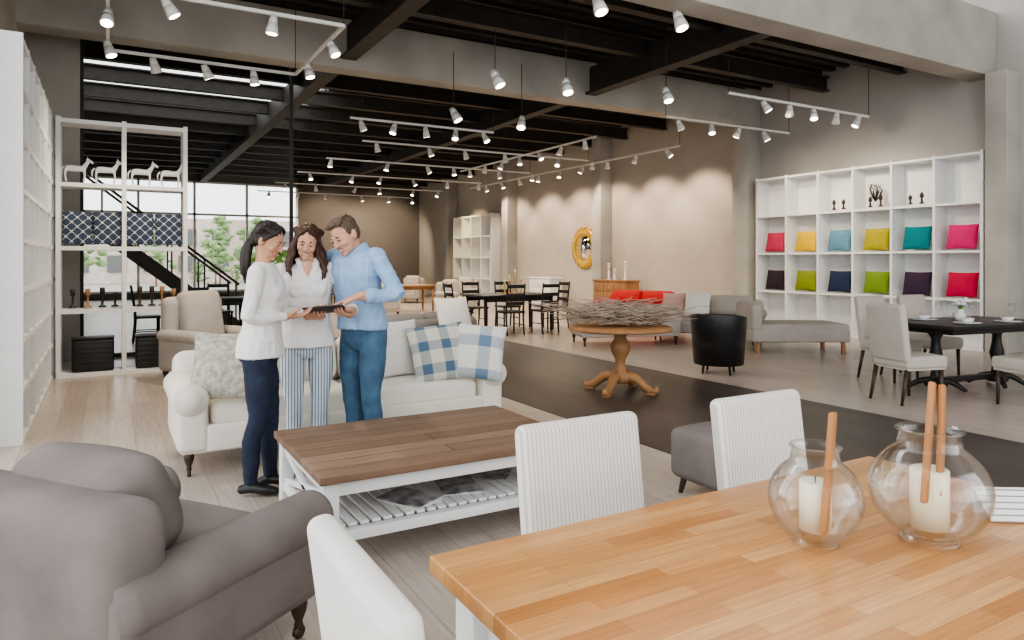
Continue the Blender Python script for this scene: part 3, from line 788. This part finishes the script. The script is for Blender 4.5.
        parts.append((loft_geo([(sl-(wr-el).normalized()*.04,*[v*cr for v in perp(wr-el)]),(sl,*[v*cr for v in perp(wr-el)])],14),1))
        hd=tbd(A['dir']).normalized(); hz=tbd(A['dorsal'])
        s0=min(.6,sleeve*.5)
        parts.append((limb_geo([el.lerp(wr,s0),el.lerp(wr,s0+.2),wr,wr+hd*.01],[.028*S,.030*S*k**.5,.0245*S*k**.5,.023*S*k**.5],12,4),0))
        Mh=frame(wr,hd,hz)
        hp=hand_parts(Mh,-1 if sx>0 else 1,A.get('curl',(.3,.35,.25)),S*(1.05 if male else .95),A.get('point',False),A.get('thumb',(0,0)))
        hands.append((hp,Mh))
    wr_={1:(wr_shirt,10,7),2:(.005,10,8)}
    union(parts,[skin,shirt,trou,shoe],.007,'body',e,2,wr_,True)
    for (hp,Mh),nm in zip(hands,('hand_left','hand_right')):
        union([(g,0) for g in hp],[skin],.0032,nm,e,1)
    hc=tb(headc); yaw,pitch,roll=[rad(x) for x in hrot]
    MH=Matrix.Translation(hc)@Matrix.Rotation(yaw,4,'Z')@Matrix.Rotation(-pitch,4,'X')@Matrix.Rotation(roll,4,'Y')@Matrix.Scale(S*(1.0 if male else .97),4)
    H=[]
    def E(c,r,k_,rot=None): H.append((xf(ell_geo(c,r,rot,20,14),MH),k_))
    jw=1.08 if male else 1
    E((0,-.015,.025),(.073,.092,.086),0); E((0,.02,-.018),(.063*jw,.068,.083),0); E((0,.030,-.068),(.050*jw,.050,.042),0); E((0,.066,-.098),(.021*jw,.017,.016),0)
    for sx in(-1,1):
        E((sx*.036,.056,-.032),(.024,.025,.024),0); E((sx*.026,.083,.020),(.022,.009,.007),0)
        E((sx*.0115,.094,-.034),(.0085,.009,.007),0)
        E((sx*.076,-.008,-.012),(.009,.019,.031),0,Euler((.15,0,sx*.25)))
        E((sx*.030,.0755,-.001),(.0135,.0105,.0065),1); E((sx*.030,.0835,-.003),(.0056,.0042,.0052),2)
        E((sx*.030,.079,.0055),(.0175,.0115,.0050),0); E((sx*.030,.0860,-.0002),(.0150,.0035,.0014),2)
        E((sx*.031,.0895,.023),(.018,.0040,.0034),3,Euler((0,sx*.12,-sx*.25)))
    H.append((xf(limb_geo([(0,.082,.014),(0,.091,-.008),(0,.104,-.028),(0,.097,-.037)],[.0075,.0082,.0108,.008],10,4),MH),0))
    E((0,.0845,-.0620),(.020,.0075,.0036),4); E((0,.0825,-.0735),(.017,.0078,.0050),4)
    for sx in(-1,1): E((sx*.018,.078,-.065),(.008,.006,.0032),4,Euler((0,-sx*.5,0)))
    if teeth: E((0,.0865,-.0675),(.0155,.0065,.0042),5)
    nb=V((0,-.012,1.37*S))+off(1.37*S); hb=MH@V((0,-.022,-.05))
    H.append((limb_geo([nb,nb.lerp(hb,.5)+V((0,.002,0)),hb],[.056*S*k,.048*S*k,.050*S*k],16,4),0))
    M_lip=mat('lips_'+name,lipcol,.4,var=.02)
    union(H,[skin,M_eye,M_iris,hair,M_lip,M_teeth],.0032,'head',e,1)
    G=[]
    def HE(c,r,rot=None): G.append((xf(ell_geo(c,r,rot,24,16),MH),0))
    if style=='short':
        HE((0,-.028,.044),(.0785,.090,.075)); HE((0,-.06,.0),(.070,.050,.075)); HE((.01,.042,.090),(.048,.034,.022),Euler((-.3,.15,0)))
        HE((-.03,.03,.090),(.033,.04,.020)); 
        for sx in(-1,1): HE((sx*.068,-.0,.025),(.011,.032,.03))
        for q in range(34):
            a=random.uniform(-1.2,1.2); x=.06*math.sin(a)
            G.append((xf(limb_geo([(x*.8,-.06,.108),(x,.0,.114-.1*abs(x)),(x*1.1+.008,.060,.082+random.uniform(-.006,.006))],[.010,.010,.004],8,3,.6),MH),0))
    else:
        HE((0,-.026,.040),(.080,.095,.082)); HE((0,-.055,.0),(.072,.060,.080))
        for sx in(-1,1):
            for q in range(9):
                x=sx*(.006+.007*q)
                G.append((xf(limb_geo([(sx*.004,.055-.010*q,.108+.003*q-.001*q*q*.6),(x+sx*.034,.052-.010*q,.076),(sx*(.072+.001*q),.018-.010*q,.02),(sx*.076,-.02-.007*q,-.03)],[.010,.0115,.011,.010],8,4,.7),MH),0))
        if style=='pony':
            base=MH@V((0,-.105,-.01)); 
            b2=V((0,-.115,1.42*S))+off(1.4*S)
            for q in range(16):
                o2=V((random.uniform(-.028,.028),random.uniform(-.014,.018),0))
                G.append((limb_geo([base+o2*.3,base.lerp(b2,.5)+o2+V((0,-.015,.01)),b2+o2*1.3,b2+o2*.9+V((0,.0,-.10+random.uniform(-.04,.03)))],[.016,.018,.014,.004],8,4,.8),0))
            G.append((ell_geo(base,(.03,.03,.03)),0))
        if style=='long':
            for q in range(46):
                ph=rad(58+ (244*q/45)); sx=math.sin(ph); cy=math.cos(ph)
                r0=MH@V((sx*.070,cy*.075-.025,.045)); r1=MH@V((sx*.088,cy*.088-.028,-.03))
                hl=random.uniform(.14,.21); wv=random.uniform(-1,1)*.014
                r2=r1+V((sx*.020+wv,cy*.01-.010,-.06)); r3=r2+V((sx*.018-wv*2,cy*.012+(.02 if cy>0 else -.012),-hl*.4)); r4=r3+V((wv*1.6,(.012 if cy>.0 else -.005),-hl*.3)); r5=r4+V((-sx*.010-wv,(.012 if cy>.0 else -.005),-hl*.25))
                G.append((limb_geo([r0,r1,r2,r3,r4,r5],[.013,.017,.017,.015,.012,.004],8,4,.8),0))
    union(G,[hair],.0045,'hair',e,1,{0:(.003,60,12)})
    return e

M_skin1=mat('skin_tan',(.50,.275,.175),.5,var=.06,nscale=12); M_skin2=mat('skin_warm',(.60,.345,.235),.5,var=.06,nscale=12); M_skin3=mat('skin_fair',(.60,.335,.235),.5,var=.07,nscale=12)
for m in (M_skin1,M_skin2,M_skin3):
    bs=m.node_tree.nodes['Principled BSDF']; bs.inputs['Subsurface Weight'].default_value=.08; bs.inputs['Subsurface Radius'].default_value=(.01,.004,.002)
M_hairD=mat('hair_black',(.018,.012,.010),.45,var=.4,nscale=40,stretch=(3,3,.4)); M_hairB=mat('hair_brown',(.060,.028,.016),.45,var=.5,nscale=40,stretch=(3,3,.4)); M_hairM=mat('hair_greybrown',(.10,.070,.050),.6,var=.4,nscale=60)
M_sweater=mat('sweater_white',(.74,.73,.71),.9,var=.03,bump=.2,bscale=70); M_blouse=mat('blouse_white',(.75,.73,.71),.85,var=.03,bump=.15,bscale=60)
M_shirtb=mat('shirt_blue',(.30,.46,.68),.8,var=.06,bump=.15,bscale=60)
M_navy=mat('jeans_navy',(.020,.028,.055),.85,var=.25,nscale=12); M_jeans=mat('jeans_blue',(.06,.13,.21),.85,var=.3,nscale=8)
M_strp=patmat('trouser_stripe',(.60,.65,.69),(.14,.21,.30),'stripe',330,.3)
M_shoe=mat('shoe_black',(.02,.02,.02),.3)
dn=(0,0,-1)
person('woman_with_ponytail',(-1.553,4.33),(1,.12),1.0,False,M_skin1,M_sweater,M_navy,M_shoe,M_hairD,(-1.505,4.345,1.555),(-18,24,0),
  [dict(w=(-1.345,4.53,1.085),dir=(1,-.25,.08),dorsal=dn,pole=(-.6,.5,-1),thumb=(-.03,0)),
   dict(w=(-1.385,4.30,1.085),dir=(1,.42,.06),dorsal=dn,pole=(-.4,-.4,-1),thumb=(-.03,0))],'pony',lean=(0,.02),feet=((0,.05),(0,-.03)),hem=.84,collar=False)
person('woman_with_long_hair',(-1.395,4.76),(.32,-.95),1.0,False,M_skin2,M_blouse,M_strp,M_shoe,M_hairB,(-1.375,4.70,1.56),(-6,20,-8),
  [dict(w=(-1.06,4.56,1.075),dir=(-.35,-.9,.1),dorsal=dn,pole=(.7,.4,-1),thumb=(-.03,0)),
   dict(w=(-1.26,4.60,1.06),dir=(.25,-1,.05),dorsal=dn,pole=(-.6,.3,-1),thumb=(-.03,0))],'long',lean=(0,.03),sleeve=.55,teeth=True,hem=.85)
person('man_in_blue_shirt',(-1.03,4.84),(-.55,-.83),1.07,True,M_skin3,M_shirtb,M_jeans,M_shoe,M_hairM,(-1.125,4.69,1.600),(4,28,12),
  [dict(w=(-.985,4.50,1.20),dir=(-.9,-.25,-.35),dorsal=(-.3,-.25,1),pole=(1,-.1,-1.1),point=True),
   dict(w=(-1.30,5.0,1.22),dir=(-.7,0,-.2),dorsal=(0,1,.3),pole=(0,1,-1))],'short',lean=(0,.07),sleeve=.82,teeth=True,hem=.90)
b=B(); b.box((0,0,0),(.25,.18,.008),M_blackmetal,.003); b.box((0,0,.0045),(.235,.165,.001),M_mirror)
tl=Rw*(-1.185)+Fw*4.45
Mt=Matrix.Rotation(rad(-30),4,'Z')@Matrix.Rotation(rad(-16),4,'X')@Matrix.Rotation(rad(-5),4,'Y')
b.obj('tablet',(tl.x,tl.y,1.118),rot=Mt.to_euler())

# ---------------------------------------------------------------- lights
def spot(loc,aim,e,size=80,col=(1,.84,.64),blend=.6,r=.06):
    l=bpy.data.lights.new('spot','SPOT'); l.energy=e; l.spot_size=rad(size); l.spot_blend=blend; l.color=col; l.shadow_soft_size=r
    o=bpy.data.objects.new('spot_lamp',l); scene.collection.objects.link(o); o.location=loc
    o.rotation_euler=(V(aim)-V(loc)).to_track_quat('-Z','Y').to_euler()
for x,y in ((9.0,7.6),(10.2,7.6),(9.5,9.2),(10.9,9.2)): spot((x,y,3.75),(12.3,y+(.1 if y<8 else .1),1.6),170,90)
for y in (12.2,13.8,15.5,17.2,19,21): spot((11.0,y,3.8),(12.4,y,1.9),200,100,(1,.80,.60))
spot((10.6,24,3.8),(12.2,24,1.6),320,90,(1,.75,.45))
for x,y in ((1.5,7.6),(.3,9.0),(4.5,8.2),(6.2,10.4),(5.0,11.8)): spot((x,y,3.75),(x,y-.3,0),230,120)
for x,y in ((8.7,13),(6,14.2),(9,17),(6,17),(7,20),(9,20),(6,23),(9,23),(7,26)): spot((x,y,3.75),(x,y-.3,0),380,130)
for x in (8.3,10.5): spot((x,27.5,3.8),(x,30,2),420,110)  # extra lamps without fixtures, added to brighten the dark back wall

w=bpy.data.worlds.new('World'); scene.world=w; w.use_nodes=True; nt=w.node_tree
bg=nt.nodes['Background']; bg.inputs['Color'].default_value=(.97,.985,1,1); bg.inputs['Strength'].default_value=3.0
try:
    scene.view_settings.look='AgX - Medium High Contrast'
except Exception as ex: print(ex)

cam=bpy.data.cameras.new('Camera'); co=bpy.data.objects.new('Camera',cam); scene.collection.objects.link(co)
co.location=(0,0,1.42); co.rotation_euler=(pi/2,0,rad(-30)); cam.lens=700/1024*36; cam.sensor_width=36; cam.shift_y=-58/1024; cam.clip_start=.03; cam.clip_end=200
scene.camera=co
